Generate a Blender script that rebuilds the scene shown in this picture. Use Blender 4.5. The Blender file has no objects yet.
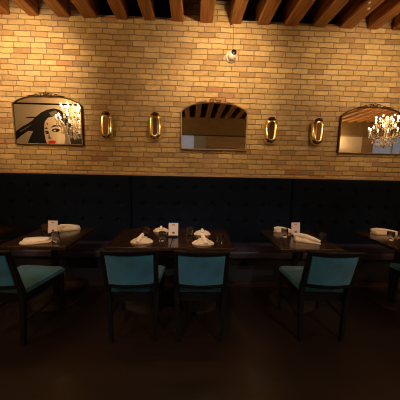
import bpy, bmesh, math, random
from mathutils import Vector, Matrix
random.seed(7)
PI = math.pi
C = bpy.context.scene.collection
SC = bpy.context.scene

# ------------------------------------------------------------------ camera
F_PX, PITCH, ROLL, YAW, EYE = 238.55, 0.13356, 0.02136, -0.03151, 1.520
cd = bpy.data.cameras.new('camera')
cd.sensor_width = 36.0
cd.lens = F_PX / 400.0 * 36.0
cd.clip_start = 0.05
cam = bpy.data.objects.new('camera', cd)
C.objects.link(cam)
cam.matrix_world = (Matrix.Translation((0, 0, EYE)) @ Matrix.Rotation(YAW, 4, 'Z')
                    @ Matrix.Rotation(PI / 2 - PITCH, 4, 'X') @ Matrix.Rotation(ROLL, 4, 'Z'))
SC.camera = cam

# ------------------------------------------------------------------ world, exposure
w = bpy.data.worlds.new('world'); SC.world = w
w.use_nodes = True
w.node_tree.nodes['Background'].inputs[0].default_value = (0.35, 0.45, 0.65, 1)
w.node_tree.nodes['Background'].inputs[1].default_value = 0.05
SC.view_settings.view_transform = 'Standard'
SC.view_settings.look = 'None'
SC.view_settings.gamma = 1.0
SC.view_settings.use_curve_mapping = False
SC.view_settings.exposure = 0.0
SC.cycles.filter_width = 1.1
CHANDELIER_POWER = 138.0      # watts of each crystal chandelier
SPOT_SCALE = 1.72              # all ceiling spot heads
WARM = (1.0, 0.62, 0.25)
NEUTRAL = (1.0, 0.84, 0.66)
WARM2 = (1.0, 0.66, 0.33)

# ------------------------------------------------------------------ key dimensions
YW = 3.44       # face of the brick wall
HJ = 3.425      # underside of the joists
YF = -3.0       # opposite wall
XL, XR = -7.0, 9.6

# ------------------------------------------------------------------ materials
def mat(name, col, rough=0.6, metal=0.0, **kw):
    m = bpy.data.materials.new(name); m.use_nodes = True
    b = m.node_tree.nodes['Principled BSDF']
    b.inputs['Base Color'].default_value = (*col, 1)
    b.inputs['Roughness'].default_value = rough
    b.inputs['Metallic'].default_value = metal
    for k, v in kw.items():
        b.inputs[k.replace('_', ' ')].default_value = v
    return m

class NT:
    def __init__(s, m):
        s.t = m.node_tree; s.b = s.t.nodes['Principled BSDF']
    def n(s, ty, **kw):
        x = s.t.nodes.new(ty)
        for k, v in kw.items():
            setattr(x, k, v)
        return x
    def l(s, a, b): s.t.links.new(a, b)
    def math(s, op, a, b=None, c=None):
        x = s.n('ShaderNodeMath', operation=op)
        for i, v in enumerate((a, b, c)):
            if v is None: continue
            if isinstance(v, (int, float)): x.inputs[i].default_value = v
            else: s.l(v, x.inputs[i])
        return x.outputs[0]
    def mix(s, f, a, b, blend='MIX'):
        x = s.n('ShaderNodeMix', data_type='RGBA', blend_type=blend)
        for i, v in ((0, f), (6, a), (7, b)):
            if isinstance(v, (int, float)): x.inputs[i].default_value = v
            elif isinstance(v, tuple): x.inputs[i].default_value = (*v, 1)
            else: s.l(v, x.inputs[i])
        return x.outputs[2]
    def noise(s, vec, scale, detail=3, rough=0.55):
        x = s.n('ShaderNodeTexNoise'); x.inputs['Scale'].default_value = scale
        x.inputs['Detail'].default_value = detail; x.inputs['Roughness'].default_value = rough
        s.l(vec, x.inputs['Vector']); return x.outputs['Fac']
    def coord(s): return s.n('ShaderNodeTexCoord').outputs['Object']
    def mapping(s, vec, scale):
        x = s.n('ShaderNodeMapping'); s.l(vec, x.inputs['Vector']); x.inputs['Scale'].default_value = scale
        return x.outputs[0]
    def ramp(s, f, stops):
        x = s.n('ShaderNodeValToRGB'); s.l(f, x.inputs[0]); r = x.color_ramp
        while len(r.elements) < len(stops): r.elements.new(0.5)
        for e, (p, c) in zip(r.elements, stops):
            e.position = p; e.color = (*c, 1)
        return x.outputs[0]
    def bump(s, h, strength, dist):
        x = s.n('ShaderNodeBump'); x.inputs['Strength'].default_value = strength
        x.inputs['Distance'].default_value = dist; s.l(h, x.inputs['Height'])
        s.l(x.outputs[0], s.b.inputs['Normal'])

def brick_material():
    m = mat('yellow_brick', (0.5, 0.38, 0.22), 0.85); t = NT(m)
    co = t.coord()
    # wobble the joints a little
    wn = t.n('ShaderNodeTexNoise'); wn.inputs['Scale'].default_value = 6.0; wn.inputs['Detail'].default_value = 5
    t.l(co, wn.inputs['Vector'])
    sb = t.n('ShaderNodeVectorMath', operation='SUBTRACT'); t.l(wn.outputs['Color'], sb.inputs[0]); sb.inputs[1].default_value = (.5, .5, .5)
    sc = t.n('ShaderNodeVectorMath', operation='SCALE'); t.l(sb.outputs[0], sc.inputs[0]); sc.inputs['Scale'].default_value = 0.030
    ad = t.n('ShaderNodeVectorMath', operation='ADD'); t.l(co, ad.inputs[0]); t.l(sc.outputs[0], ad.inputs[1])
    sp = t.n('ShaderNodeSeparateXYZ'); t.l(ad.outputs[0], sp.inputs[0])
    v = t.math('DIVIDE', sp.outputs['Z'], 0.0690)
    row = t.math('FLOOR', v); fv = t.math('SUBTRACT', v, row)
    rn = t.n('ShaderNodeTexWhiteNoise', noise_dimensions='1D'); t.l(row, rn.inputs['W'])
    u0 = t.math('DIVIDE', sp.outputs['X'], 0.212)
    half = t.math('MULTIPLY', t.math('MODULO', t.math('ABSOLUTE', row), 2.0), 0.5)
    u = t.math('ADD', t.math('ADD', u0, half), t.math('MULTIPLY', rn.outputs[0], 0.8))
    col = t.math('FLOOR', u); fu = t.math('SUBTRACT', u, col)
    cm = t.n('ShaderNodeCombineXYZ'); t.l(col, cm.inputs[0]); t.l(row, cm.inputs[1])
    wn2 = t.n('ShaderNodeTexWhiteNoise', noise_dimensions='3D'); t.l(cm.outputs[0], wn2.inputs['Vector'])
    base = t.ramp(wn2.outputs['Value'], [(0.0, (0.42, 0.265, 0.13)), (0.08, (0.52, 0.345, 0.17)), (0.28, (0.59, 0.405, 0.20)),
                                         (0.5, (0.63, 0.445, 0.22)), (0.8, (0.68, 0.49, 0.25)), (0.965, (0.75, 0.56, 0.30)),
                                         (0.982, (0.50, 0.24, 0.12)), (1.0, (0.38, 0.30, 0.21))])
    big = t.noise(co, 0.9, 4, 0.6); fine = t.noise(co, 26, 5, 0.7)
    c1 = t.mix(t.math('MULTIPLY', t.ramp(big, [(0.45, (0, 0, 0)), (0.68, (1, 1, 1))]), 0.60), base, (0.29, 0.20, 0.13))
    c2 = t.mix(0.42, c1, t.ramp(fine, [(0.3, (0.30, 0.30, 0.30)), (0.7, (1, 1, 1))]), 'MULTIPLY')
    # distance to the mortar
    du = t.math('MULTIPLY', t.math('MINIMUM', fu, t.math('SUBTRACT', 1.0, fu)), 0.212)
    dv = t.math('MULTIPLY', t.math('MINIMUM', fv, t.math('SUBTRACT', 1.0, fv)), 0.0690)
    d = t.math('MINIMUM', du, dv)
    mr = t.n('ShaderNodeMapRange', interpolation_type='SMOOTHSTEP'); t.l(d, mr.inputs[0])
    mr.inputs[1].default_value = 0.0008; mr.inputs[2].default_value = 0.0068
    mort = t.mix(t.noise(co, 9, 3), (0.13, 0.085, 0.04), (0.50, 0.36, 0.18))
    t.l(t.mix(mr.outputs[0], mort, c2), t.b.inputs['Base Color'])
    h = t.math('ADD', mr.outputs[0], t.math('MULTIPLY', fine, 0.5))
    h = t.math('ADD', h, t.math('MULTIPLY', wn2.outputs['Value'], 0.7))
    t.bump(h, 0.9, 0.012)
    return m

def wood_material(name, dark, light, rough, scale, axis=(1, 1, 1), bump=0.1, coat=0.0):
    m = mat(name, light, rough); t = NT(m)
    co = t.mapping(t.coord(), axis)
    n = t.noise(co, scale, 6, 0.65)
    t.l(t.ramp(n, [(0.28, dark), (0.72, light)]), t.b.inputs['Base Color'])
    t.bump(n, bump, 0.01)
    t.b.inputs['Coat Weight'].default_value = coat
    t.b.inputs['Coat Roughness'].default_value = 0.2
    return m

def floor_material():
    m = mat('dark_floorboards', (0.05, 0.025, 0.015), 0.42); t = NT(m)
    co = t.coord()
    sp = t.n('ShaderNodeSeparateXYZ'); t.l(co, sp.inputs[0])
    u = t.math('DIVIDE', t.math('SUBTRACT', sp.outputs['X'], 0.484), 1.22)
    cu = t.math('FLOOR', u); fu = t.math('SUBTRACT', u, cu)
    v = t.math('DIVIDE', sp.outputs['Y'], 0.19); cv = t.math('FLOOR', v); fv = t.math('SUBTRACT', v, cv)
    cm = t.n('ShaderNodeCombineXYZ'); t.l(cu, cm.inputs[0]); t.l(cv, cm.inputs[1])
    wn = t.n('ShaderNodeTexWhiteNoise', noise_dimensions='3D'); t.l(cm.outputs[0], wn.inputs['Vector'])
    grain = t.noise(t.mapping(co, (1.2, 14, 1)), 3, 6, 0.7)
    c = t.mix(grain, (0.007, 0.0045, 0.0035), (0.032, 0.018, 0.013))
    c = t.mix(0.5, c, t.ramp(wn.outputs['Value'], [(0, (0.45, 0.4, 0.4)), (1, (1, 1, 1))]), 'MULTIPLY')
    du = t.math('MULTIPLY', t.math('MINIMUM', fu, t.math('SUBTRACT', 1.0, fu)), 1.22)
    dv = t.math('MULTIPLY', t.math('MINIMUM', fv, t.math('SUBTRACT', 1.0, fv)), 0.19)
    g = t.math('GREATER_THAN', t.math('MINIMUM', du, dv), 0.002)
    t.l(t.mix(g, (0.006, 0.003, 0.002), c), t.b.inputs['Base Color'])
    t.bump(t.math('ADD', grain, g), 0.15, 0.004)
    return m

def fabric(name, col, rough=0.9, scale=160, amt=0.35, sheen=0.0, mott=6.0):
    m = mat(name, col, rough); t = NT(m); co = t.coord()
    n = t.noise(co, mott, 4, 0.6); f = t.noise(co, scale, 2)
    a = tuple(c * (1 - amt) for c in col); b = tuple(min(1, c * (1 + amt)) for c in col)
    t.l(t.mix(t.ramp(n, [(0.3, (0, 0, 0)), (0.7, (1, 1, 1))]), a, b), t.b.inputs['Base Color'])
    t.bump(f, 0.25, 0.002)
    t.b.inputs['Sheen Weight'].default_value = sheen
    return m

M = {}
M['brick'] = brick_material()
M['joist'] = wood_material('joist_wood', (0.15, 0.052, 0.013), (0.66, 0.29, 0.080), 0.5, 3.2, (7, 0.4, 7), 0.5)
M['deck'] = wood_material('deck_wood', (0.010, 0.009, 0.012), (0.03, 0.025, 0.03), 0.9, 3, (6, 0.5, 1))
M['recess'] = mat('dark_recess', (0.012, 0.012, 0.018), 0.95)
M['floor'] = floor_material()
M['plaster_dark'] = fabric('brown_paint', (0.20, 0.125, 0.05), 0.8, 40, 0.15)
M['cream'] = fabric('cream_paint', (0.62, 0.50, 0.36), 0.8, 40, 0.08)
M['greywall'] = fabric('grey_paint', (0.30, 0.31, 0.33), 0.8, 40, 0.08)
M['tanwall'] = wood_material('tan_boards', (0.20, 0.12, 0.06), (0.38, 0.25, 0.13), 0.7, 2, (0.6, 1, 8))
M['navy'] = fabric('navy_velvet', (0.0032, 0.0068, 0.018), 0.9, 200, 0.25, 0.0, 3)
M['navy'].node_tree.nodes['Principled BSDF'].inputs['Specular IOR Level'].default_value = 0.12
M['button'] = mat('navy_button', (0.003, 0.006, 0.016), 0.9)
M['seatleather'] = fabric('plum_vinyl', (0.040, 0.030, 0.050), 0.5, 90, 0.2)
M['plinth'] = wood_material('plinth_wood', (0.03, 0.012, 0.008), (0.09, 0.04, 0.022), 0.5, 3, (1, 8, 8))
M['ledge'] = wood_material('ledge_wood', (0.34, 0.22, 0.13), (0.52, 0.36, 0.22), 0.7, 3, (1, 8, 8))
M['teal'] = fabric('teal_velvet', (0.013, 0.150, 0.290), 0.75, 180, 0.30, 0.3, 7)
M['blackwood'] = wood_material('black_stained_wood', (0.003, 0.003, 0.004), (0.008, 0.008, 0.009), 0.5, 5, (5, 5, 1))
M['blackwood'].node_tree.nodes['Principled BSDF'].inputs['Specular IOR Level'].default_value = 0.25
M['table'] = wood_material('walnut_tabletop', (0.010, 0.005, 0.003), (0.055, 0.024, 0.011), 0.2, 3.2, (1, 10, 10), 0.06, 0.25)
M['tableedge'] = wood_material('walnut_edge', (0.06, 0.026, 0.012), (0.13, 0.06, 0.028), 0.4, 4, (1, 10, 10))
M['iron'] = mat('dark_iron', (0.12, 0.105, 0.095), 0.42, 0.9)
M['linen'] = fabric('cream_linen', (0.74, 0.58, 0.40), 0.9, 220, 0.06)
M['linenw'] = fabric('white_linen', (0.84, 0.72, 0.58), 0.9, 220, 0.04)
M['card'] = fabric('pale_card', (0.72, 0.60, 0.56), 0.7, 60, 0.05)
M['cardink'] = mat('dark_red_ink', (0.16, 0.025, 0.02), 0.7)
M['cardink2'] = mat('faded_red_ink', (0.55, 0.22, 0.16), 0.7)
M['mirror'] = mat('mirror_glass', (0.86, 0.87, 0.86), 0.0, 1.0)
M['gilt'] = mat('aged_gilt', (0.36, 0.23, 0.10), 0.38, 0.9)
M['bronze'] = mat('dark_bronze', (0.10, 0.065, 0.035), 0.4, 0.8)
M['brass'] = mat('polished_brass', (0.93, 0.78, 0.40), 0.14, 1.0)
M['brassdark'] = mat('tarnish_and_reflection_brass', (0.10, 0.055, 0.03), 0.3, 1.0)  # also carries the dark reflections painted onto the sconce shells
M['white'] = mat('white_plastic', (0.80, 0.78, 0.74), 0.4)
M['black'] = mat('black_plastic', (0.008, 0.008, 0.008), 0.15)
M['cable'] = mat('brown_cable', (0.14, 0.08, 0.04), 0.7)
M['chrome'] = mat('chrome', (0.75, 0.7, 0.62), 0.12, 1.0)
M['bulb'] = mat('lit_bulb', (1, 0.85, 0.6), 0.4)
bb = M['bulb'].node_tree.nodes['Principled BSDF']
bb.inputs['Emission Color'].default_value = (1.0, 0.74, 0.42, 1); bb.inputs['Emission Strength'].default_value = 6.0
M['pane'] = mat('daylit_pane', (0.30, 0.33, 0.38), 0.4)
bb = M['pane'].node_tree.nodes['Principled BSDF']
bb.inputs['Emission Color'].default_value = (0.62, 0.72, 0.95, 1); bb.inputs['Emission Strength'].default_value = 0.16
M['spotlens'] = mat('lit_lens', (1, 0.85, 0.6), 0.4)
bb = M['spotlens'].node_tree.nodes['Principled BSDF']
bb.inputs['Emission Color'].default_value = (1.0, 0.74, 0.42, 1); bb.inputs['Emission Strength'].default_value = 6.0
M['paint_black'] = mat('mural_black', (0.006, 0.006, 0.009), 0.9)
M['paint_cream'] = mat('mural_cream', (0.55, 0.47, 0.38), 0.8)
M['paint_skin'] = mat('mural_skin', (0.60, 0.51, 0.42), 0.8)
M['paint_grey'] = mat('mural_grey', (0.17, 0.145, 0.12), 0.8)
M['paint_red'] = mat('mural_red', (0.62, 0.02, 0.02), 0.6)

def glass_material(name, rough=0.02, col=(1, 1, 1), ior=1.45):
    m = mat(name, col, rough)
    b = m.node_tree.nodes['Principled BSDF']
    b.inputs['Transmission Weight'].default_value = 1.0
    b.inputs['IOR'].default_value = ior
    return m
M['glass'] = glass_material('clear_glass', 0.0)
M['glass'].node_tree.nodes['Principled BSDF'].inputs['Transmission Weight'].default_value = 1.0
M['crystal'] = glass_material('cut_crystal', 0.08, (1, 0.98, 0.95), 1.6)
M['crystal'].node_tree.nodes['Principled BSDF'].inputs['Transmission Weight'].default_value = 0.8

# ------------------------------------------------------------------ mesh helpers
def link(name, bm, m, parent=None, smooth=False, bevel=0.0, seg=2, recalc=True):
    if recalc: bmesh.ops.recalc_face_normals(bm, faces=bm.faces)
    me = bpy.data.meshes.new(name); bm.to_mesh(me); bm.free()
    ms = m if isinstance(m, (list, tuple)) else [m]
    for x in ms: me.materials.append(x)
    if smooth:
        for p in me.polygons: p.use_smooth = True
        me.set_sharp_from_angle(angle=math.radians(40))
    o = bpy.data.objects.new(name, me); C.objects.link(o)
    if parent is not None: o.parent = parent
    if bevel:
        b = o.modifiers.new('bevel', 'BEVEL'); b.width = bevel; b.segments = seg; b.limit_method = 'ANGLE'
    return o

def add_box(bm, x0, x1, y0, y1, z0, z1, mi=0):
    vs = [bm.verts.new((x, y, z)) for z in (z0, z1) for y in (y0, y1) for x in (x0, x1)]
    for q in ((0, 1, 3, 2), (4, 6, 7, 5), (0, 4, 5, 1), (2, 3, 7, 6), (0, 2, 6, 4), (1, 5, 7, 3)):
        f = bm.faces.new([vs[i] for i in q]); f.material_index = mi
    return vs

def bx(*a):
    bm = bmesh.new(); add_box(bm, *a); return bm

def loft(bm, rings, close=True, cap=True, mi=0):
    rv = [[bm.verts.new(p) for p in r] for r in rings]
    n = len(rings[0])
    for a, b in zip(rv, rv[1:]):
        for i in range(n if close else n - 1):
            j = (i + 1) % n
            f = bm.faces.new((a[i], a[j], b[j], b[i])); f.material_index = mi
    if cap:
        bm.faces.new(list(reversed(rv[0]))).material_index = mi
        bm.faces.new(rv[-1]).material_index = mi
    return rv

def add_bar(bm, p0, p1, w0, d0, w1=None, d1=None):
    """square-section bar whose ends are level rectangles (w along x, d along y)"""
    w1 = w0 if w1 is None else w1; d1 = d0 if d1 is None else d1
    def ring(p, w, d): return [(p[0] - w / 2, p[1] - d / 2, p[2]), (p[0] + w / 2, p[1] - d / 2, p[2]), (p[0] + w / 2, p[1] + d / 2, p[2]), (p[0] - w / 2, p[1] + d / 2, p[2])]
    loft(bm, [ring(p0, w0, d0), ring(p1, w1, d1)])

def add_tube(bm, pts, r, n=8, closed=False):
    pts = [Vector(p) for p in pts]; rings = []
    up = None
    N = len(pts)
    for i, p in enumerate(pts):
        if closed: t = (pts[(i + 1) % N] - pts[i - 1]).normalized()
        else: t = (pts[min(i + 1, N - 1)] - pts[max(i - 1, 0)]).normalized()
        if up is None:
            up = Vector((0, 0, 1)) if abs(t.z) < 0.9 else Vector((1, 0, 0))
        a = t.cross(up)
        if a.length < 1e-4: a = t.orthogonal()
        a.normalize(); b = a.cross(t).normalized(); up = b
        rr = r[i] if isinstance(r, (list, tuple)) else r
        rings.append([tuple(p + a * rr * math.cos(2 * PI * k / n) + b * rr * math.sin(2 * PI * k / n)) for k in range(n)])
    if closed:
        rv = [[bm.verts.new(p) for p in q] for q in rings]
        for i in range(N):
            A, B = rv[i], rv[(i + 1) % N]
            for k in range(n):
                bm.faces.new((A[k], A[(k + 1) % n], B[(k + 1) % n], B[k]))
    else: loft(bm, rings)

def add_lathe(bm, prof, n=32, c=(0, 0, 0), cap=True):
    rings = [[(c[0] + r * math.cos(2 * PI * k / n), c[1] + r * math.sin(2 * PI * k / n), c[2] + z) for k in range(n)] for r, z in prof]
    loft(bm, rings, cap=cap)

def add_prism(bm, pts2, y0, y1, mi=0):
    """outline in x,z pushed along y"""
    a = [bm.verts.new((x, y0, z)) for x, z in pts2]; b = [bm.verts.new((x, y1, z)) for x, z in pts2]
    n = len(a)
    for i in range(n):
        bm.faces.new((a[i], a[(i + 1) % n], b[(i + 1) % n], b[i])).material_index = mi
    bm.faces.new(a).material_index = mi; bm.faces.new(list(reversed(b))).material_index = mi

def tag(o, label, cat, group=None):
    o['label'] = label; o['category'] = cat
    if group: o['group'] = group
    return o

def thing(name, label, cat, loc=(0, 0, 0), rz=0.0, group=None):
    o = bpy.data.objects.new(name, None); C.objects.link(o)
    o.empty_display_size = 0.1
    o.location = loc; o.rotation_euler = (0, 0, rz)
    return tag(o, label, cat, group)

def kids(o): return [c for c in bpy.data.objects if c.parent == o]

def dup(root, loc, rz=0.0, label=None, scale=None):
    r = root.copy(); C.objects.link(r); r.location = loc; r.rotation_euler = (0, 0, rz)
    if scale: r.scale = scale
    if label: r['label'] = label
    for ch in kids(root):
        c = ch.copy(); C.objects.link(c); c.parent = r
        for g in kids(ch):
            d = g.copy(); C.objects.link(d); d.parent = c
    return r

def struct(name, bm, m, parent=None, **kw):
    o = link(name, bm, m, parent, **kw)
    if parent is None: o['kind'] = 'structure'
    return o

# ------------------------------------------------------------------ room shell
struct('floor', bx(XL, XR, YF, YW + 0.5, -0.1, 0.0), M['floor'])
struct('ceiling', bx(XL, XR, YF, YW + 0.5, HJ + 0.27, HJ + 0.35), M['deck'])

JOISTS = [(-2.55, -2.395), (-2.168, -2.028), (-1.799, -1.633), (-1.467, -1.287), (-1.041, -0.886), (-0.684, -0.534), (-0.311, -0.160),
          (0.058, 0.231), (0.457, 0.604), (0.819, 0.98), (1.183, 1.359), (1.577, 1.741), (1.946, 2.125), (2.319, 2.471), (2.666, 2.847)]
BRICK_BAYS = {0, 1, 2, 3, 7, 8, 13, 14}      # bay k lies left of joist k; these are bricked up to the deck
bm = bmesh.new()
add_box(bm, XL, XR, YW, YW + 0.12, 0, HJ + 0.02)
edges = [XL] + [e for j in JOISTS for e in j] + [XR]
for k in range(len(JOISTS) + 1):
    x0 = JOISTS[k - 1][1] if k else XL
    x1 = JOISTS[k][0] if k < len(JOISTS) else XR
    if k in BRICK_BAYS or k in (0, len(JOISTS)):
        add_box(bm, x0 - 0.06 if k else XL, x1 + 0.06 if k < len(JOISTS) else XR, YW + 0.001, YW + 0.12, HJ + 0.02, HJ + 0.27)
    else:                                    # ragged half course under the dark recess
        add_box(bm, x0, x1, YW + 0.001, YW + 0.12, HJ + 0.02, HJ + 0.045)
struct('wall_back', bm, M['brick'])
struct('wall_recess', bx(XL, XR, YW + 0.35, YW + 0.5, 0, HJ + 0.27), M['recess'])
struct('wall_left', bx(XL - 0.15, XL, YF - 0.15, YW + 0.5, -0.1, HJ + 0.35), M['cream'])
struct('wall_right', bx(XR, XR + 0.15, YF - 0.15, YW + 0.5, -0.1, HJ + 0.35), M['cream'])
# opposite wall (seen in the mirrors): dark soffit above, paler bays and daylit windows below
bm = bmesh.new()
add_box(bm, XL, 5.2, YF, YF + 0.30, 2.80, HJ + 0.27, 0)
add_box(bm, 5.2, XR, YF, YF + 0.30, 2.92, HJ + 0.27, 0)
add_box(bm, XL, -1.2, YF - 0.15, YF, -0.1, HJ + 0.27, 1)
add_box(bm, -1.2, 0.06, YF - 0.15, YF, -0.1, 0.9, 1)
add_box(bm, 0.06, 0.50, YF - 0.15, YF, -0.1, HJ + 0.27, 2)
add_box(bm, 0.50, 5.2, YF - 0.15, YF, -0.1, HJ + 0.27, 3)
add_box(bm, 5.2, 6.9, YF - 0.15, YF, -0.1, HJ + 0.27, 1)
add_box(bm, 6.9, 7.37, YF - 0.15, YF, -0.1, HJ + 0.27, 3)
add_box(bm, 7.37, 9.1, YF - 0.15, YF, -0.1, 0.9, 1)
add_box(bm, 9.1, XR, YF - 0.15, YF, -0.1, HJ + 0.27, 1)
struct('wall_front', bm, [M['plaster_dark'], M['cream'], M['greywall'], M['tanwall']])
for n, (x0, x1) in enumerate(((-1.2, 0.06), (7.37, 9.1)), 1):
    wo = struct('window_%d' % n, bx(x0, x1, YF - 0.13, YF - 0.11, 0.9, 2.95), M['pane'])
    bm = bmesh.new()
    for a, b in ((x0, x0 + 0.05), (x1 - 0.05, x1), ((x0 + x1) / 2 - 0.02, (x0 + x1) / 2 + 0.02)):
        add_box(bm, a, b, YF - 0.108, YF - 0.04, 0.9, 2.95)
    add_box(bm, x0, x1, YF - 0.108, YF - 0.02, 0.9, 0.95)
    link('window_frame', bm, M['greywall'], wo)
# partition carrying the mural, behind the photographer on the left
struct('wall_partition', bx(XL, -3.02, -0.65, -0.50, 0, HJ), M['cream'])
# pale ledge between brick and banquette
struct('trim_1', bx(XL, XR, YW - 0.05, YW + 0.01, 1.396, 1.418), M['ledge'], bevel=0.004)

# ------------------------------------------------------------------ ceiling joists
JL = ['broad ceiling joist cut by the left edge of the photo', 'ceiling joist above the left end of the portrait mirror',
      'ceiling joist above the right half of the portrait mirror', 'ceiling joist above and left of the leftmost gold sconce',
      'ceiling joist meeting the bricks just right of the leftmost sconce', 'ceiling joist above the second gold sconce from the left',
      'ceiling joist just left of the middle mirror', 'ceiling joist above the centre of the middle mirror',
      'ceiling joist with the thin cable running down beside it', 'ceiling joist above the third gold sconce from the left',
      'ceiling joist between the third and the rightmost sconce', 'ceiling joist above the rightmost gold sconce',
      'ceiling joist with two small white clips on it', 'ceiling joist above the chandelier reflected in the right mirror',
      'ceiling joist in the top right corner beside the small white speaker']
def joist(x0, x1, label):
    bm = bmesh.new()
    W = x1 - x0; n = 26; rings = []
    for i in range(n + 1):
        y = YF + 0.30 + (YW + 0.10 - YF - 0.30) * i / n
        j = lambda s: random.uniform(-s, s)
        rings.append([(-W / 2 + j(.003), y, 0.012 + j(.002)), (-W / 2 + 0.012, y, j(.003)), (W / 2 - 0.012, y, j(.003)), (W / 2 + j(.003), y, 0.012 + j(.002)),
                      (W / 2 + j(.003), y, 0.27), (-W / 2 + j(.003), y, 0.27)])
    loft(bm, rings)
    o = link('ceiling_joist', bm, M['joist']); o.location = ((x0 + x1) / 2, 0, HJ)
    return tag(o, label, 'beam', 'timber ceiling joists')
for k, ((a, b), l) in enumerate(zip(JOISTS, JL)):
    joist(a, b, 'brown wooden ' + l)
x = -2.86
while x > XL + 0.1:
    joist(x - 0.08, x + 0.08, 'brown wooden ceiling joist beyond the left edge of the photo'); x -= 0.372
x = 3.13
while x < XR - 0.1:
    joist(x - 0.08, x + 0.08, 'brown wooden ceiling joist beyond the right edge of the photo'); x += 0.372

# ------------------------------------------------------------------ tufted banquette
BY = 3.235   # front face of the back
def banquette(x0, cols, label):
    t = thing('banquette', label, 'banquette', (x0, 0, 0), group='sections of the tufted wall banquette')
    Wd = 2.212
    btn = [(0.175 + 0.2328 * i, z) for i in range(cols) for z in (1.24, 1.012, 0.785)]
    nx, nz = 150, 64; z0, z1 = 0.49, 1.395
    def dep(x, z):
        d = 0.0
        e = min(x - 0.006, Wd - 0.006 - x, (z1 - z))
        if e < 0.035: d += 0.022 * (1 - max(e, 0) / 0.035) ** 2
        for bx_, bz in btn:
            dx, dz = x - bx_, z - bz
            if abs(dx) < .13 and abs(dz) < .13:
                r = math.hypot(dx, dz)
                d += 0.036 * math.exp(-(r / 0.028) ** 2)
                d += 0.009 * math.exp(-(dx / 0.008) ** 2) * max(0, 1 - abs(dz) / 0.125)
                d += 0.006 * math.exp(-(dz / 0.008) ** 2) * max(0, 1 - abs(dx) / 0.125)
        return d
    bm = bmesh.new()
    g = [[bm.verts.new((0.006 + (Wd - 0.012) * i / nx, BY + dep(0.006 + (Wd - 0.012) * i / nx, z0 + (z1 - z0) * k / nz), z0 + (z1 - z0) * k / nz)) for i in range(nx + 1)] for k in range(nz + 1)]
    for k in range(nz):
        for i in range(nx): bm.faces.new((g[k][i], g[k][i + 1], g[k + 1][i + 1], g[k + 1][i]))
    yb = YW - 0.002
    top = [bm.verts.new((v.co.x, yb, v.co.z)) for v in g[nz]]; bot = [bm.verts.new((v.co.x, yb, v.co.z)) for v in g[0]]
    for i in range(nx):
        bm.faces.new((g[nz][i], g[nz][i + 1], top[i + 1], top[i])); bm.faces.new((bot[i], bot[i + 1], g[0][i + 1], g[0][i]))
        bm.faces.new((top[i], top[i + 1], bot[i + 1], bot[i]))
    bm.faces.new([g[k][0] for k in range(nz + 1)] + [top[0], bot[0]])
    bm.faces.new([g[k][nx] for k in range(nz, -1, -1)] + [bot[nx], top[nx]])
    link('back_panel', bm, M['navy'], t, smooth=True)
    b0 = None
    for bx_, bz in btn:
        if b0 is None:
            bm = bmesh.new(); bmesh.ops.create_uvsphere(bm, u_segments=12, v_segments=8, radius=0.011)
            for v in bm.verts: v.co.y *= 0.5
            b0 = link('button', bm, M['button'], t, smooth=True); b = b0
        else:
            b = b0.copy(); C.objects.link(b); b.parent = t
        b.location = (bx_, BY + 0.034, bz)
    link('seat_cushion', bx(0.006, Wd - 0.006, 2.84, BY + 0.02, 0.40, 0.49), M['seatleather'], t, bevel=0.02, seg=3)
    link('seat_base', bx(0.0, Wd, 2.90, YW - 0.002, 0.075, 0.398), M['recess'], t)
    link('plinth', bx(0.0, Wd, 2.915, YW - 0.002, 0.0, 0.073), M['plinth'], t)
    return t
banquette(-5.260, 9, 'dark tufted banquette section beyond the left edge of the photo')
banquette(-3.048, 9, 'dark navy button-tufted banquette section under the portrait mirror')
banquette(-0.836, 9, 'dark navy button-tufted banquette section under the middle mirror')
banquette(1.376, 9, 'dark navy button-tufted banquette section under the right mirror')
banquette(3.588, 9, 'dark tufted banquette section beyond the right edge of the photo')

# ------------------------------------------------------------------ tables
def make_table(label):
    t = thing('dining_table', label, 'table', group='wooden dining tables along the banquette')
    bm = bx(-0.315, 0.315, -0.36, 0.36, 0.716, 0.75)
    link('tabletop', bm, M['table'], t, bevel=0.005)
    bm = bmesh.new()
    for a in range(4):
        c, s = math.cos(a * PI / 2 + PI / 4), math.sin(a * PI / 2 + PI / 4)
        add_tube(bm, [(0, 0, 0.700), (c * 0.24, s * 0.24, 0.706)], [0.016, 0.009], 8)
    link('top_spider', bm, M['blackwood'], t)
    bm = bmesh.new(); add_lathe(bm, [(0.055, 0.026), (0.045, 0.035), (0.036, 0.06), (0.036, 0.69), (0.05, 0.70), (0.05, 0.715)], 24)
    link('column', bm, M['blackwood'], t, smooth=True)
    bm = bmesh.new(); add_lathe(bm, [(0.242, 0.0), (0.250, 0.003), (0.250, 0.010), (0.240, 0.015), (0.12, 0.024), (0.0605, 0.03)], 48)
    link('base_disc', bm, M['iron'], t, smooth=True)
    return t
TY = 2.590
TABLES = {'T1': -1.520, 'T2a': -0.528, 'T2b': 0.105, 'T3': 1.185, 'T4': 2.395, 'T0': -2.45}
TL = {'T1': 'dark walnut dining table in front of the left banquette, under the portrait mirror',
      'T2a': 'left one of the two dark tables pushed together in the middle',
      'T2b': 'right one of the two dark tables pushed together in the middle',
      'T3': 'dark walnut dining table with the turned teal chair, right of the middle pair',
      'T4': 'dark dining table cut off by the right edge of the photo',
      'T0': 'dark dining table mostly outside the left edge of the photo'}
t0 = make_table(TL['T1']); t0.location = (TABLES['T1'], TY, 0)
for k in ('T2a', 'T2b', 'T3', 'T4', 'T0'):
    dup(t0, (TABLES[k], TY + (0.0 if k != 'T0' else -0.03), 0), 0, TL[k])

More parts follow.
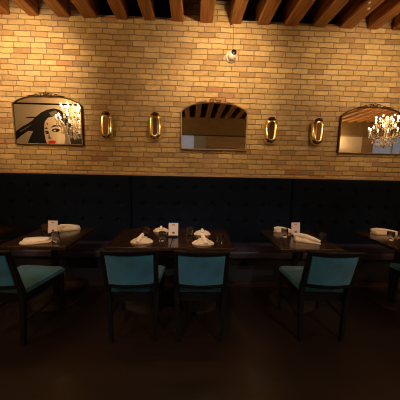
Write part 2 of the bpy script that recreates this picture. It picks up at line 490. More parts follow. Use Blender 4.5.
# ------------------------------------------------------------------ chairs
def bow(u, amp): return -amp * (1 - u * u)      # u in -1..1, bows towards -y
def curved_slab(bm, hw0, hw1, yc0, yc1, z0, z1, th, amp, n=18, arch=0.0):
    """panel curved in plan, leaning from (yc0,z0) to (yc1,z1); arch lifts the middle of its top"""
    rings = []
    for i in range(n + 1):
        u = -1 + 2 * i / n
        a = bow(u, amp); zz = z1 + arch * (1 - u * u)
        rings.append([(u * hw0, yc0 + a - th / 2, z0), (u * hw0, yc0 + a + th / 2, z0), (u * hw1, yc1 + a + th / 2, zz), (u * hw1, yc1 + a - th / 2, zz)])
    loft(bm, rings)
def back_y(z): return -0.265 - 0.105 * max(0, (z - 0.42)) / 0.42
def make_chair(label):
    t = thing('dining_chair', label, 'chair', group='teal dining chairs')
    # seat
    bm = bmesh.new()
    prof = [(-0.192, -0.228), (0.192, -0.228), (0.240, 0.235), (0.19, 0.262), (-0.19, 0.262), (-0.240, 0.235)]
    def ring(s, z): return [(x * s, y * s, z) for x, y in prof]
    loft(bm, [ring(1.0, 0.436), ring(1.0, 0.458), ring(0.97, 0.472), ring(0.82, 0.479), ring(0.4, 0.482)])
    link('seat', bm, M['teal'], t, smooth=True)
    bm = bmesh.new()
    add_box(bm, -0.185, 0.185, -0.245, -0.222, 0.36, 0.435); add_box(bm, -0.20, 0.20, 0.215, 0.238, 0.36, 0.435)
    for s in (-1, 1): loft(bm, [[(s * 0.175, -0.225, 0.36), (s * 0.195, -0.225, 0.36), (s * 0.195, -0.225, 0.435), (s * 0.175, -0.225, 0.435)],
                                [(s * 0.205, 0.215, 0.36), (s * 0.225, 0.215, 0.36), (s * 0.225, 0.215, 0.435), (s * 0.205, 0.215, 0.435)]])
    link('seat_frame', bm, M['blackwood'], t)
    # rear legs run up into the back uprights
    for s in (-1, 1):
        bm = bmesh.new()
        def r(x, y, z, w, d): return [(x - w / 2, y - d / 2, z), (x + w / 2, y - d / 2, z), (x + w / 2, y + d / 2, z), (x - w / 2, y + d / 2, z)]
        loft(bm, [r(s * 0.185, -0.275, 0, 0.032, 0.034), r(s * 0.200, -0.262, 0.36, 0.040, 0.042), r(s * 0.203, -0.265, 0.46, 0.042, 0.042), r(s * 0.205, back_y(0.835), 0.835, 0.034, 0.032)])
        link('leg', bm, M['blackwood'], t, bevel=0.004)
    for s in (-1, 1):
        bm = bmesh.new(); add_bar(bm, (s * 0.210, 0.215, 0), (s * 0.213, 0.215, 0.413), 0.028, 0.028, 0.042, 0.042)
        link('leg', bm, M['blackwood'], t, bevel=0.004)
    for s in (-1, 1):
        bm = bmesh.new(); add_tube(bm, [(s * 0.197, -0.262, 0.20), (s * 0.210, 0.214, 0.20)], 0.010, 8)
        link('stretcher', bm, M['blackwood'], t)
    bm = bmesh.new(); curved_slab(bm, 0.184, 0.190, back_y(0.555), back_y(0.827), 0.555, 0.827, 0.040, 0.032)
    link('backrest', bm, M['teal'], t, bevel=0.008, seg=3)
    bm = bmesh.new(); curved_slab(bm, 0.220, 0.226, back_y(0.834), back_y(0.866), 0.834, 0.868, 0.036, 0.045, arch=0.006)
    link('top_rail', bm, M['blackwood'], t, bevel=0.006, seg=3)
    bm = bmesh.new(); curved_slab(bm, 0.186, 0.186, back_y(0.53), back_y(0.55), 0.520, 0.552, 0.034, 0.032)
    link('lower_rail', bm, M['blackwood'], t, bevel=0.004)
    return t
CY = 2.185
c0 = make_chair('teal upholstered dining chair at the left table, cut by the left edge of the photo'); c0.location = (-1.570, CY - 0.01, 0); c0.rotation_euler.z = -0.09
dup(c0, (-0.510, CY + 0.02, 0), 0.04, 'left one of the two teal chairs at the middle pair of tables')
dup(c0, (0.082, CY + 0.02, 0), 0, 'right one of the two teal chairs at the middle pair of tables')
dup(c0, (1.188, CY + 0.03, 0), math.radians(-2), 'teal dining chair at the table right of the middle pair, seat visible at its left')
dup(c0, (2.530, CY + 0.15, 0), 0, 'dark chair at the right edge of the photo, only its seat corner showing')

# ------------------------------------------------------------------ table settings
TZ = 0.7505
def fan_napkin(x, y, rz, label, s=1.0, roll_dir=0.0, lobed=False):
    """pleated napkin fanned to both sides with its rolled middle laid over it"""
    t = thing('napkin', label, 'napkin', (x, y, TZ), rz, 'folded cloth napkins')
    bm = bmesh.new(); n = 36; prof = []
    for i in range(n + 1):
        u = -1 + 2 * i / n; au = abs(u)
        wv = 0.006 * math.cos(u * 5.5 * PI)
        hx = 0.116 * u * s
        yf = (-0.075 * math.sqrt(max(0, 1 - au ** 2.2)) - 0.004) * s + wv * 0.8
        yb = (0.055 * (1 - au ** 1.3) + 0.006) * s
        if lobed: h = (0.012 + 0.034 * math.sin(PI * min(1, (1 - au) * 1.25) * 0.62) + wv * 0.4) * s
        else: h = (0.010 + 0.052 * (1 - au) ** 0.9 + wv * 0.6 * (1 - au * 0.5)) * s
        prof.append([(hx, yf, 0.001), (hx, yf * 1.02, h * 0.30), (hx, yf * 0.6, h * 0.72), (hx, yf * 0.15, h * 1.02), (hx, yb * 0.5, h * 1.05), (hx, yb, h * 0.5), (hx, yb, 0.001)])
    loft(bm, prof)
    link('folded_fan', bm, M['linen'], t, smooth=True)
    bm = bmesh.new(); a = roll_dir
    d = Vector((math.sin(a), math.cos(a), 0))
    if lobed: q = [(-0.055, 0.030), (-0.03, 0.046), (0.0, 0.056), (0.03, 0.058)]
    else: q = [(-0.086, 0.020), (-0.055, 0.038), (-0.015, 0.060), (0.018, 0.078)]
    pts = [(d * p + Vector((0, 0, z))) * s for p, z in q]
    add_tube(bm, pts, [0.019 * s, 0.024 * s, 0.022 * s, 0.018 * s], 12)
    link('rolled_middle', bm, M['linenw'], t, smooth=True)
    return t

def flat_napkin(x, y, rz, label, L=0.30, Wd=0.10, H=0.045, taper=0.35, leaf=False):
    """napkin folded long, thicker at one end, open folds along the side"""
    t = thing('napkin', label, 'napkin', (x, y, TZ), rz, 'folded cloth napkins')
    bm = bmesh.new(); n = 28; rings = []
    for i in range(n + 1):
        u = i / n; X = (u - 0.5) * L
        if leaf: e = max(0.05, math.sin(PI * min(1, max(0, u ** 0.75))) ** 0.7) if u < 0.62 else max(0.05, math.sin(PI * u ** 0.75) ** 0.7) * 0.55 + 0.38
        else:
            e = min(1, (u * 7) ** 0.6 if u > 0 else 0.15) * (1 - (1 - taper) * u ** 1.5)
            if u > 0.96: e *= 0.6
        e = max(e, 0.08); w_, h_ = Wd / 2 * e, H * (e * 0.7 + 0.3 * e * (1 + math.sin(u * 17)) / 2)
        rings.append([(X, -w_, 0.001), (X, -w_ * 1.02, h_ * 0.35), (X, -w_ * 0.55, h_ * 0.85), (X, 0, h_ * 1.0), (X, w_ * 0.5, h_ * 0.8), (X, w_ * 0.9, h_ * 0.45), (X, w_, 0.001)])
    loft(bm, rings)
    link('lower_fold', bm, M['linen'], t, smooth=True)
    bm = bmesh.new()
    if leaf:
        k = 0.55
        rings = []
        for i in range(13):
            u = i / 12; X = (-0.36 + 0.8 * u) * L; w_ = Wd * 0.36 * max(0.12, math.sin(PI * (0.08 + 0.86 * u)) ** 0.6)
            rings.append([(X, -w_, H * 0.62), (X, -w_ * 0.6, H * 1.12), (X, w_ * 0.6, H * 1.12), (X, w_, H * 0.62)])
        loft(bm, rings)
    else:
        pts = [(-L * 0.47, 0.008, H * 0.72), (-L * 0.3, 0.006, H * 0.92), (0, 0.0, H * 0.85), (L * 0.3, -0.004, H * 0.62), (L * 0.48, -0.006, H * 0.42)]
        add_tube(bm, pts, [H * 0.34, H * 0.42, H * 0.40, H * 0.32, H * 0.2], 12)
    link('upper_fold', bm, M['linenw'], t, smooth=True)
    return t

flat_napkin(-1.565, 2.365, math.radians(10), 'broad flat cream napkin on the left table, nearest the teal chair', 0.285, 0.20, 0.034, 0.6, True)
flat_napkin(-1.478, 2.83, math.radians(34), 'rolled white napkin at the banquette side of the left table', 0.25, 0.10, 0.058, 0.9)
fan_napkin(-0.515, 2.400, 0.05, 'fanned cream napkin in front of the left chair of the middle pair', 1.0, 0.42)
fan_napkin(-0.375, 2.830, 0.0, 'cream napkin at the banquette side of the left middle table', 0.80, 0.0, True)
fan_napkin(0.115, 2.370, 0.0, 'fanned cream napkin in front of the right chair of the middle pair', 0.98, -0.35)
fan_napkin(0.120, 2.720, 0.0, 'cream napkin at the banquette side of the right middle table', 0.84, 0.0, True)
flat_napkin(1.240, 2.465, math.radians(-34), 'long cream napkin lying askew on the table with the turned chair', 0.28, 0.11, 0.066, 0.32)
flat_napkin(1.135, 2.870, math.radians(-6), 'cream napkin behind the menu card on the table right of the middle', 0.23, 0.09, 0.05, 0.7)
flat_napkin(2.405, 2.830, math.radians(-8), 'long flat cream napkin on the table at the right edge', 0.34, 0.11, 0.055, 0.75)

def make_glass():
    bm = bmesh.new()
    prof = [(0.0005, 0.0), (0.030, 0.0), (0.033, 0.004), (0.0385, 0.098), (0.0375, 0.100), (0.0365, 0.098), (0.0312, 0.020), (0.0005, 0.017)]
    n = 28
    rings = [[(r * math.cos(2 * PI * k / n), r * math.sin(2 * PI * k / n), z) for k in range(n)] for r, z in prof]
    loft(bm, rings)
    o = link('tumbler', bm, M['glass'], None, smooth=True)
    return tag(o, '', 'glass', 'clear water tumblers')
g0 = None
for x, y, l in [(-1.665, 2.680, 'clear tumbler behind the flat napkin, left of the card on the left table'),
                (-1.375, 2.375, 'clear tumbler in front of the menu card on the left table'),
                (-0.310, 2.430, 'clear tumbler left of the menu card on the middle tables'),
                (-0.520, 2.640, 'clear tumbler behind the fanned napkin of the left middle chair'),
                (-0.030, 2.640, 'clear tumbler just right of the menu card on the middle tables'),
                (0.285, 2.380, 'clear tumbler at the right end of the middle tables'),
                (1.065, 2.640, 'clear tumbler left of the menu card, on the table right of the middle'),
                (1.420, 2.470, 'clear tumbler at the thin end of the askew napkin'),
                (2.250, 2.560, 'clear tumbler on the table at the right edge, the leftmost one there'),
                (2.375, 2.560, 'clear tumbler on the table at the right edge, nearest the photo edge')]:
    if g0 is None: g0 = make_glass(); o = g0
    else: o = g0.copy(); C.objects.link(o)
    o.location = (x, y, TZ); o['label'] = l

def menu_card(x, y, rz, label, holder=True):
    t = thing('menu_card', label, 'menu card', (x, y, TZ), rz, 'upright menu cards')
    bm = bmesh.new(); z0 = 0.014
    loft(bm, [[(-0.053, 0.004, z0), (0.053, 0.004, z0), (0.053, 0.007, z0), (-0.053, 0.007, z0)],
              [(-0.053, 0.022, z0 + 0.140), (0.053, 0.022, z0 + 0.140), (0.053, 0.025, z0 + 0.140), (-0.053, 0.025, z0 + 0.140)]])
    link('card', bm, M['card'], t)
    link('card_holder', bx(-0.045, 0.045, -0.018, 0.024, 0.0, 0.018), M['blackwood'], t, bevel=0.003)
    def on(xa, xb, za, zb, m, name):
        yy = lambda z: 0.004 + 0.018 * (z - z0) / 0.14 - 0.0006
        bm = bmesh.new()
        loft(bm, [[(xa, yy(za), za), (xb, yy(za), za), (xb, yy(za) + 0.0005, za), (xa, yy(za) + 0.0005, za)],
                  [(xa, yy(zb), zb), (xb, yy(zb), zb), (xb, yy(zb) + 0.0005, zb), (xa, yy(zb) + 0.0005, zb)]])
        return bm
    link('printed_emblem', on(-0.012, 0.014, 0.036, 0.056, M['cardink'], ''), M['cardink'], t)
    link('printed_heading', on(-0.018, 0.018, 0.126, 0.140, M['cardink2'], ''), M['cardink2'], t)
    return t
menu_card(-1.548, 2.62, -0.05, 'pale pink menu card standing on the left table')
menu_card(-0.208, 2.590, 0.0, 'pale pink menu card standing between the two middle tables')
menu_card(1.225, 2.700, 0.12, 'pale pink menu card standing on the table right of the middle')

# ------------------------------------------------------------------ mirrors
def mirror_outline(W, zb, zs, zt, inset=0.0, n=12):
    """bottom corners, straight sides, rounded shoulders, flat arch"""
    hw = W / 2 - inset; pts = [(-hw, zb + inset), (hw, zb + inset)]
    for k in range(41):
        q = PI * k / 40
        u = math.copysign(abs(math.cos(q)) ** 0.8, math.cos(q)); u = max(-1, min(1, u))
        pts.append((hw * u, zs - inset * 0.4 + (zt - zs - inset * 0.6) * (1 - abs(u) ** 2.6) ** 0.75))
    return pts
def make_mirror(x, W, zb, zs, zt, fm, label):
    t = thing('wall_mirror', label, 'mirror', (x, YW, 0), group='arched wall mirrors')
    bm = bmesh.new(); add_prism(bm, mirror_outline(W, zb, zs, zt, 0.010), -0.030, -0.004)
    link('mirror_glass', bm, M['mirror'], t)
    o = mirror_outline(W, zb, zs, zt, 0.0)
    bm = bmesh.new()
    # frame: rectangular moulding swept round the outline
    inn = mirror_outline(W, zb, zs, zt, 0.017)
    rv = []
    for (a, b), (c, d) in zip(o, inn):
        rv.append([bm.verts.new(p) for p in ((a, -0.003, b), (a, -0.034, b), ((a * 2 + c) / 3, -0.043, (b * 2 + d) / 3), (c, -0.040, d), (c, -0.031, d))])
    N = len(rv)
    for i in range(N):
        A, B = rv[i], rv[(i + 1) % N]
        for k in range(4): bm.faces.new((A[k], A[k + 1], B[k + 1], B[k]))
        bm.faces.new((A[4], A[0], B[0], B[4]))
    link('mirror_frame', bm, fm, t, smooth=True)
    # scrolled crest
    bm = bmesh.new()
    def scroll(cx, cz, r0, r1, turns, a0, sgn, rad=0.0075):
        pts = []
        for k in range(26):
            f = k / 25; a = a0 + sgn * turns * 2 * PI * f; r = r0 + (r1 - r0) * f
            pts.append((cx + r * math.cos(a), -0.040, cz + r * math.sin(a)))
        add_tube(bm, pts, rad, 6)
    for s in (-1, 1):
        scroll(s * 0.050, zt + 0.008, 0.034, 0.008, 1.2, PI / 2 - s * 0.9, s)
        scroll(s * 0.120, zt - 0.004, 0.024, 0.006, 1.2, PI / 2 - s * 0.6, s, 0.006)
        add_tube(bm, [(s * 0.14, -0.040, zt - 0.006), (s * 0.19, -0.042, zt - 0.012), (s * 0.235, -0.040, zt - 0.024)], [0.010, 0.008, 0.003], 6)
        add_tube(bm, [(s * 0.015, -0.042, zt + 0.010), (s * 0.030, -0.042, zt + 0.042), (s * 0.012, -0.042, zt + 0.058)], [0.008, 0.007, 0.003], 6)
    add_tube(bm, [(0, -0.042, zt - 0.012), (0, -0.046, zt + 0.03), (0, -0.042, zt + 0.068)], [0.012, 0.012, 0.003], 6)
    for v in bm.verts: v.co.z = zt - 0.004 + (v.co.z - zt + 0.004) * 0.72; v.co.x *= 1.12
    link('crest', bm, fm, t, smooth=True)
    return t
make_mirror(-1.980, 0.925, 1.790, 2.315, 2.440, M['bronze'], 'arched wall mirror with dark frame reflecting a woman portrait mural')
make_mirror(0.284, 0.930, 1.770, 2.280, 2.418, M['gilt'], 'arched gilt-framed wall mirror in the middle reflecting joists')
make_mirror(2.525, 0.935, 1.768, 2.280, 2.418, M['bronze'], 'arched dark-framed wall mirror at the right edge reflecting a chandelier')

# ------------------------------------------------------------------ brass sconces
def make_sconce(label):
    t = thing('wall_sconce', label, 'sconce', group='gold capsule wall sconces')
    hw, hh = 0.092, 0.180
    def pill(s, d, y, n=40):
        pts = []
        w_, h_ = hw * s, hh * s
        st = hh - hw
        for k in range(n):
            a = 2 * PI * k / n
            pts.append((w_ * math.cos(a), y, w_ * math.sin(a) * 1.0 + (st if math.sin(a) > 1e-6 else -st if math.sin(a) < -1e-6 else 0)))
        return pts
    bm = bmesh.new(); add_prism(bm, [(p[0], p[2]) for p in pill(0.75, 0, 0)], -0.022, -0.001)
    link('backplate', bm, M['brassdark'], t)
    # polished half-round shell
    bm = bmesh.new()
    prof = [(0.93, -0.022)] + [(0.40 + 0.60 * math.cos(q), -0.024 - 0.056 * math.sin(q) ** 0.9) for q in [PI / 2 * k / 14 for k in range(15)]] + [(0.04, -0.0802)]
    loft(bm, [pill(s, 0, y) for s, y in prof])
    link('shade', bm, M['brass'], t, smooth=True)
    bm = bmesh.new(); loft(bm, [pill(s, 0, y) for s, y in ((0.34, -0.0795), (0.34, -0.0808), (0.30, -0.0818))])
    link('reflected_dark_centre', bm, M['brassdark'], t)  # dark strip stands in for the dim room reflected in the shell
    bm = bmesh.new()
    add_tube(bm, [(0, -0.040, hh - 0.030), (0, -0.036, hh - 0.012), (0, -0.030, hh + 0.003)], [0.060, 0.050, 0.024], 16)
    link('reflected_dark_top', bm, M['brassdark'], t, smooth=True)  # dark piece imitates the ceiling mirrored in the shell's upper end
    bm = bmesh.new(); add_tube(bm, [(0, -0.05, -hh + 0.022), (0, -0.05, -hh + 0.004)], [0.013, 0.009], 12)
    link('bottom_finial', bm, M['brassdark'], t, smooth=True)
    return t
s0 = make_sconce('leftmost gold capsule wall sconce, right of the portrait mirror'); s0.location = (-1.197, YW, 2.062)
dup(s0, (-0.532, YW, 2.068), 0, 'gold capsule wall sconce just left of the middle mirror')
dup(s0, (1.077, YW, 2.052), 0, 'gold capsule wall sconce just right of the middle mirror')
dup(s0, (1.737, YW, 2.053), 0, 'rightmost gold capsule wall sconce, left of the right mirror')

# ------------------------------------------------------------------ security camera and cable
t = thing('security_camera', 'white round security camera on the bricks above the middle mirror', 'camera', (0.486, YW, 3.010))
bm = bmesh.new()
def yl(bm, prof, c=(0, 0, 0), n=28):
    loft(bm, [[(c[0] + r * math.cos(2 * PI * k / n), c[1] + y, c[2] + r * math.sin(2 * PI * k / n)) for k in range(n)] for r, y in prof])
yl(bm, [(0.070, -0.002), (0.074, -0.012), (0.074, -0.026), (0.066, -0.034)]); link('mount_ring', bm, M['white'], t, smooth=True)
bm = bmesh.new(); bmesh.ops.create_uvsphere(bm, u_segments=24, v_segments=16, radius=0.058)
o = link('camera_ball', bm, M['white'], t, smooth=True); o.location = (0.006, -0.060, -0.004)
bm = bmesh.new(); yl(bm, [(0.034, 0.010), (0.034, -0.008), (0.029, -0.012), (0.012, -0.013)])
o = link('lens', bm, M['black'], t, smooth=True); o.location = (0.022, -0.108, 0.016)
bm = bmesh.new()
add_tube(bm, [(0.508, YW - 0.006, 3.085), (0.506, YW - 0.006, 3.25), (0.500, YW - 0.006, 3.41), (0.455, YW - 0.012, 3.415), (0.450, YW - 0.012, 3.44), (0.4505, 2.4, 3.44)], 0.0045, 6)
tag(link('cable', bm, M['cable']), 'thin brown cable running from the white camera up the bricks', 'cable')
# small white fittings on the right-hand joists
for (x, y), l in zip(((1.905, 2.93), (2.04, 3.03)), ('left one of the two tiny white clips under a joist', 'right one of the two tiny white clips under a joist')):
    bm = bmesh.new(); add_lathe(bm, [(0.010, -0.014), (0.013, -0.006), (0.013, 0.004)], 12)
    o = link('cable_clip', bm, M['white'], None, smooth=True); o.location = (2.0 + (x - 1.97) * 0.5, y, HJ)
    tag(o, l, 'clip', 'white clips on the joist')
t = thing('ceiling_speaker', 'small white speaker on the joist in the top right corner', 'speaker', (2.660, 3.12, 3.46))
bm = bmesh.new(); loft(bm, [[(-x_ , r * math.cos(2 * PI * k / 20), r * math.sin(2 * PI * k / 20) * 1.3) for k in range(20)] for r, x_ in ((0.045, -0.006), (0.050, 0.02), (0.046, 0.06), (0.030, 0.07))])
link('speaker_body', bm, M['white'], t, smooth=True)

# ------------------------------------------------------------------ portrait mural (seen in the left mirror)
t = thing('portrait_mural', 'large painting of a dark haired woman with red lips, seen in the left mirror', 'painting', (0, -0.5, 0))
def mp(px, py):      # design grid: 70 wide, 60 high
    return (-5.175 + (px - 14) * 0.02836, 3.20 - (py - 105) * 0.0277)
link('canvas', bx(-6.2, -3.10, 0.001, 0.040, 1.35, 3.22), M['paint_cream'], t)
link('painting_frame', bx(-6.2, -3.10, 0.0015, 0.06, 3.222, 3.262), M['blackwood'], t)
layer = [0]
def patch(name, pts, m):
    layer[0] += 1
    y = 0.040 + 0.0012 * layer[0]
    bm = bmesh.new(); add_prism(bm, [mp(*p) for p in pts], y - 0.001, y)
    return link(name, bm, m, t)
def ell(cx, cy, rx, ry, n=20, rot=0):
    return [(cx + rx * math.cos(a) * math.cos(rot) - ry * math.sin(a) * math.sin(rot), cy + rx * math.cos(a) * math.sin(rot) + ry * math.sin(a) * math.cos(rot)) for a in [2 * PI * k / n for k in range(n)]]
patch('hair', [(-12, 152), (0, 142), (14, 132), (20, 127.5), (27, 123.5), (32, 120), (36, 116), (41, 112), (47, 109), (54, 107.5), (61, 109), (67, 114), (70, 122), (78, 134), (84, 133), (86, 140), (86, 160), (76, 168), (70, 150), (44, 150), (38, 166), (26, 168), (24, 150), (27, 140), (32, 131), (27, 131), (21, 135), (16, 139), (2, 152), (-8, 158)], M['paint_black'])
patch('hair_strand', [(25, 117), (33, 116.4), (42, 116), (42, 117.6), (33, 118), (27, 118)], M['paint_black'])
patch('hair_shine', [(49, 112), (55, 109.5), (60, 112), (62, 117), (56, 116), (51, 115)], M['paint_grey'])
patch('hair_shine', [(18, 131.5), (27, 126.5), (31, 124), (28, 127), (20, 132)], M['paint_grey'])
patch('face', [(44.5, 121), (48, 117), (54, 115.5), (60, 117.5), (64, 122), (66, 129), (68, 136), (70, 146), (68, 158), (60, 165), (54, 162), (48, 154), (46, 147), (44.2, 140), (43.2, 133), (43.4, 126)], M['paint_skin'])
patch('face_shade', [(61, 121), (64, 124), (66.5, 131), (68.5, 140), (69, 150), (64, 156), (62, 148), (64, 138), (63, 129)], M['paint_grey'])
patch('forehead_dot', ell(46.8, 123.4, 0.9, 1.1), M['paint_red'])
patch('eyebrow', [(50.0, 127.4), (53, 124.4), (58, 124.0), (62, 127.0), (58, 125.8), (54, 126.0)], M['paint_black'])
patch('eyebrow', [(43.4, 128.6), (45.4, 126.6), (47.6, 128.6), (45.4, 128.3)], M['paint_black'])
patch('eye', ell(55, 129.6, 4.2, 1.9, rot=-0.08), M['paint_black'])
patch('eye', ell(45.8, 132.0, 2.2, 1.8, rot=0.15), M['paint_black'])
patch('eye_white', ell(54.0, 130.0, 1.3, 0.8), M['paint_skin'])
patch('eye_white', ell(45.0, 132.0, 0.6, 0.6), M['paint_skin'])
patch('nose', [(47.6, 133), (48.4, 133), (48.6, 136), (50.6, 138.2), (48, 138.8), (46.4, 138), (47.3, 136.6)], M['paint_grey'])
patch('lips', [(46.6, 141.4), (48.6, 140.2), (50, 140.6), (51.6, 139.9), (55, 141), (53.4, 143.4), (50.4, 144.8), (47.6, 144)], M['paint_red'])
patch('hair_lock', [(70, 138), (76, 133), (84, 133), (86, 146), (80, 152), (73, 150)], M['paint_black'])
patch('neck', [(54, 162), (60, 165), (68, 158), (71, 170), (50, 172)], M['paint_skin'])

# ------------------------------------------------------------------ chandeliers
def make_chandelier(label):
    t = thing('chandelier', label, 'chandelier', group='crystal chandeliers')
    Z0 = 2.52
    bm = bmesh.new(); add_lathe(bm, [(0.055, HJ - 0.02), (0.06, HJ - 0.001)], 24); link('ceiling_rose', bm, M['chrome'], t, smooth=True)
    bm = bmesh.new(); add_tube(bm, [(0, 0, 3.02), (0, 0, HJ - 0.019)], 0.008, 8); link('suspension_rod', bm, M['chrome'], t)
    bm = bmesh.new(); add_lathe(bm, [(0.004, 2.16), (0.03, 2.19), (0.045, 2.24), (0.02, 2.30), (0.035, 2.36), (0.06, 2.42), (0.03, 2.50), (0.02, 2.62), (0.04, 2.68), (0.02, 2.76), (0.018, 2.92), (0.035, 2.97), (0.012, 3.03)], 20)
    link('centre_column', bm, M['crystal'], t, smooth=True)
    arm0 = {}
    def lamp(R, zc, zb, a, key):
        if key not in arm0:
            bm = bmesh.new()
            pts = [(0.03, 0, zb), (R * 0.35, 0, zb - 0.07), (R * 0.7, 0, zb - 0.075), (R * 0.95, 0, zc - 0.06), (R, 0, zc - 0.01)]
            add_tube(bm, pts, 0.008, 8)
            A = link('arm', bm, M['chrome'], t, smooth=True)
            bm = bmesh.new(); add_lathe(bm, [(0.012, zc - 0.012), (0.040, zc), (0.042, zc + 0.006), (0.012, zc + 0.004), (0.012, zc + 0.055), (0.004, zc + 0.056)], 14, (R, 0, 0))
            Cc = link('candle_cup', bm, M['white'], A, smooth=True)
            bm = bmesh.new(); add_lathe(bm, [(0.010, zc + 0.056), (0.022, zc + 0.072), (0.024, zc + 0.085), (0.014, zc + 0.110), (0.002, zc + 0.128)], 12, (R, 0, 0))
            B = link('bulb', bm, M['bulb'], A, smooth=True)
            arm0[key] = (A, Cc, B)
        else:
            A0, C0, B0 = arm0[key]
            A = A0.copy(); C.objects.link(A); A.parent = t
            for q in (C0, B0):
                d = q.copy(); C.objects.link(d); d.parent = A
        A.rotation_euler = (0, 0, a)
    for k in range(10): lamp(0.38, 2.62, 2.50, 2 * PI * k / 10 + 0.2, 'low')
    for k in range(6): lamp(0.24, 2.84, 2.74, 2 * PI * k / 6 + 0.5, 'high')
    def bead(bm, x, y, z, r, h):
        top = bm.verts.new((x, y, z + h)); bot = bm.verts.new((x, y, z - h))
        ring = [bm.verts.new((x + r * math.cos(a), y + r * math.sin(a), z)) for a in (0, PI / 2, PI, 3 * PI / 2)]
        for i in range(4):
            bm.faces.new((ring[i], ring[(i + 1) % 4], top)); bm.faces.new((ring[(i + 1) % 4], ring[i], bot))
    strand = None
    def strands(n, R, ztop, count, off):
        nonlocal strand
        bm = bmesh.new()
        for q in range(count): bead(bm, 0, 0, -q * 0.036, 0.015 if q < count - 1 else 0.021, 0.017 if q < count - 1 else 0.030)
        first = link('crystal_strand', bm, M['crystal'], t)
        for k in range(n):
            s = first if k == 0 else first.copy()
            if k: C.objects.link(s); s.parent = t
            a = 2 * PI * k / n + off
            s.location = (R * math.cos(a), R * math.sin(a), ztop)
    strands(26, 0.38, 2.58, 4, 0.0)
    strands(16, 0.28, 2.50, 6, 0.1)
    strands(12, 0.18, 2.44, 7, 0.2)
    strands(12, 0.22, 2.80, 4, 0.0)
    strands(8, 0.10, 2.94, 4, 0.0)
    strands(8, 0.09, 2.36, 5, 0.2)
    return t
c1 = make_chandelier('lit crystal chandelier seen in the left mirror over the portrait'); c1.location = (-3.03, 0.50, 0)
dup(c1, (5.22, 0.28, 0), 0.3, 'lit crystal chandelier seen in the right mirror')
for x, y in ((-3.06, 0.50), (5.22, 0.28)):
    ld = bpy.data.lights.new('chandelier_light', 'POINT'); ld.energy = CHANDELIER_POWER; ld.color = WARM; ld.shadow_soft_size = 0.015; ld.energy = CHANDELIER_POWER / 6
    for k in range(6):
        a = 2 * PI * k / 6 + 0.5
        lo = bpy.data.objects.new('chandelier_light', ld); C.objects.link(lo); lo.location = (x + 0.24 * math.cos(a), y + 0.24 * math.sin(a), 2.995)

# ------------------------------------------------------------------ ceiling spot heads (above the frame)
def spot_head(x, y, target, power, angle, label, blend=0.8, color=WARM2):
    t = thing('spotlight', label, 'spotlight', (x, y, HJ), group='ceiling spot heads')
    d = (Vector(target) - Vector((x, y, HJ - 0.12))).normalized()
    bm = bmesh.new(); add_lathe(bm, [(0.035, -0.012), (0.035, -0.0005)], 16); link('mount', bm, M['black'], t)
    bm = bmesh.new(); add_tube(bm, [(0, 0, -0.011), (0, 0, -0.09)], 0.008, 8); link('stem', bm, M['black'], t)
    bm = bmesh.new(); c = Vector((0, 0, -0.12))
    add_tube(bm, [c - d * 0.06, c - d * 0.05, c + d * 0.06], [0.02, 0.034, 0.036], 16); link('lamp_head', bm, M['black'], t, smooth=True)
    bm = bmesh.new(); add_tube(bm, [c + d * 0.0605, c + d * 0.063], 0.030, 16); link('lamp_lens', bm, M['spotlens'], t)
    ld = bpy.data.lights.new('spot_light', 'SPOT'); ld.energy = power * SPOT_SCALE; ld.color = color; ld.spot_size = math.radians(angle); ld.spot_blend = blend
    ld.shadow_soft_size = 0.04
    lo = bpy.data.objects.new('spot_light', ld); C.objects.link(lo)
    p = Vector((x, y, HJ - 0.12)) + d * 0.07
    lo.location = p; lo.rotation_euler = d.to_track_quat('-Z', 'Y').to_euler()
JX = [(a + b) / 2 for a, b in JOISTS]
spot_head(JX[1], 1.9, (-2.25, YW, 2.75), 100, 75, 'black ceiling spot head above the left table, out of the photo')
spot_head(JX[8], 1.9, (0.30, YW, 2.75), 88, 85, 'black ceiling spot head above the middle tables, out of the photo')
spot_head(JX[13], 1.9, (2.30, YW, 2.70), 50, 85, 'black ceiling spot head above the right table, out of the photo')
spot_head(JX[2], 1.45, (-1.55, 2.68, 0.75), 33, 27, 'black ceiling spot head aimed down at the left table', color=NEUTRAL)
spot_head(JX[6], 1.45, (-0.30, 2.68, 0.75), 39, 27, 'black ceiling spot head aimed down at the left middle table', color=NEUTRAL)
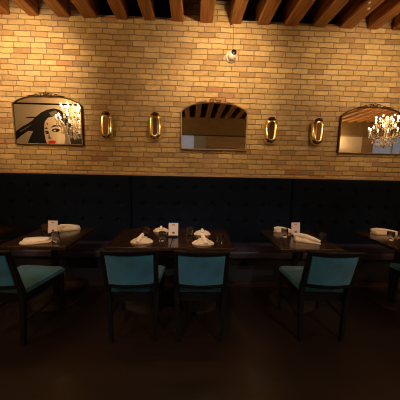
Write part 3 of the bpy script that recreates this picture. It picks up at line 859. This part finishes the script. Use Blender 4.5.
spot_head(JX[7], 1.45, (0.15, 2.68, 0.75), 33, 27, 'black ceiling spot head aimed down at the right middle table', color=NEUTRAL)
spot_head(JX[10], 1.45, (1.25, 2.68, 0.75), 36, 27, 'black ceiling spot head aimed down at the table with the turned chair', color=NEUTRAL)
spot_head(JX[14], 1.45, (2.50, 2.75, 0.75), 36, 27, 'black ceiling spot head aimed down at the rightmost table', color=NEUTRAL)
spot_head(-1.38, -1.4, (-0.9, 1.95, 0.62), 58, 44, 'added black fill spot head behind the photographer brightening the left chairs', color=NEUTRAL)  # unseen fill spot, added to brighten the left chair backs
spot_head(2.40, -1.4, (0.9, 1.95, 0.62), 74, 42, 'added black fill spot head behind the photographer brightening the right chairs', color=NEUTRAL)  # second added fill, for the chair backs on the right

# added fill lamps behind the photographer, brightening the far joists and opposite wall
def fill_uplighter(x, label, power):
    t = thing('fill_uplighter', label, 'fill lamp', (x, YF + 0.30, 2.45), group='added fill lamps behind the photographer')
    bm = bmesh.new(); add_lathe(bm, [(0.03, 0.0), (0.075, 0.06), (0.09, 0.13), (0.084, 0.13), (0.06, 0.06), (0.02, 0.012)], 24, (0, 0.11, 0), cap=False)
    link('bowl', bm, M['bronze'], t, smooth=True)
    link('wall_arm', bx(-0.02, 0.02, -0.30, 0.08, 0.01, 0.035), M['bronze'], t)
    bm = bmesh.new(); bmesh.ops.create_uvsphere(bm, u_segments=16, v_segments=10, radius=0.035)
    o = link('bulb', bm, M['bulb'], t, smooth=True); o.location = (0, 0.11, 0.075)
    ld = bpy.data.lights.new('added_fill_light', 'POINT'); ld.energy = power; ld.color = WARM2; ld.shadow_soft_size = 0.03
    lo = bpy.data.objects.new('added_fill_light', ld); C.objects.link(lo); lo.location = (x, YF + 0.41, 2.45 + 0.16)
fill_uplighter(3.7, 'added bronze fill lamp on the opposite wall between the reflections', 26)
fill_uplighter(-1.45, 'added bronze fill lamp on the opposite wall near the grey window', 20)
fill_uplighter(5.55, 'added bronze fill lamp on the opposite wall near the cream bay', 48)
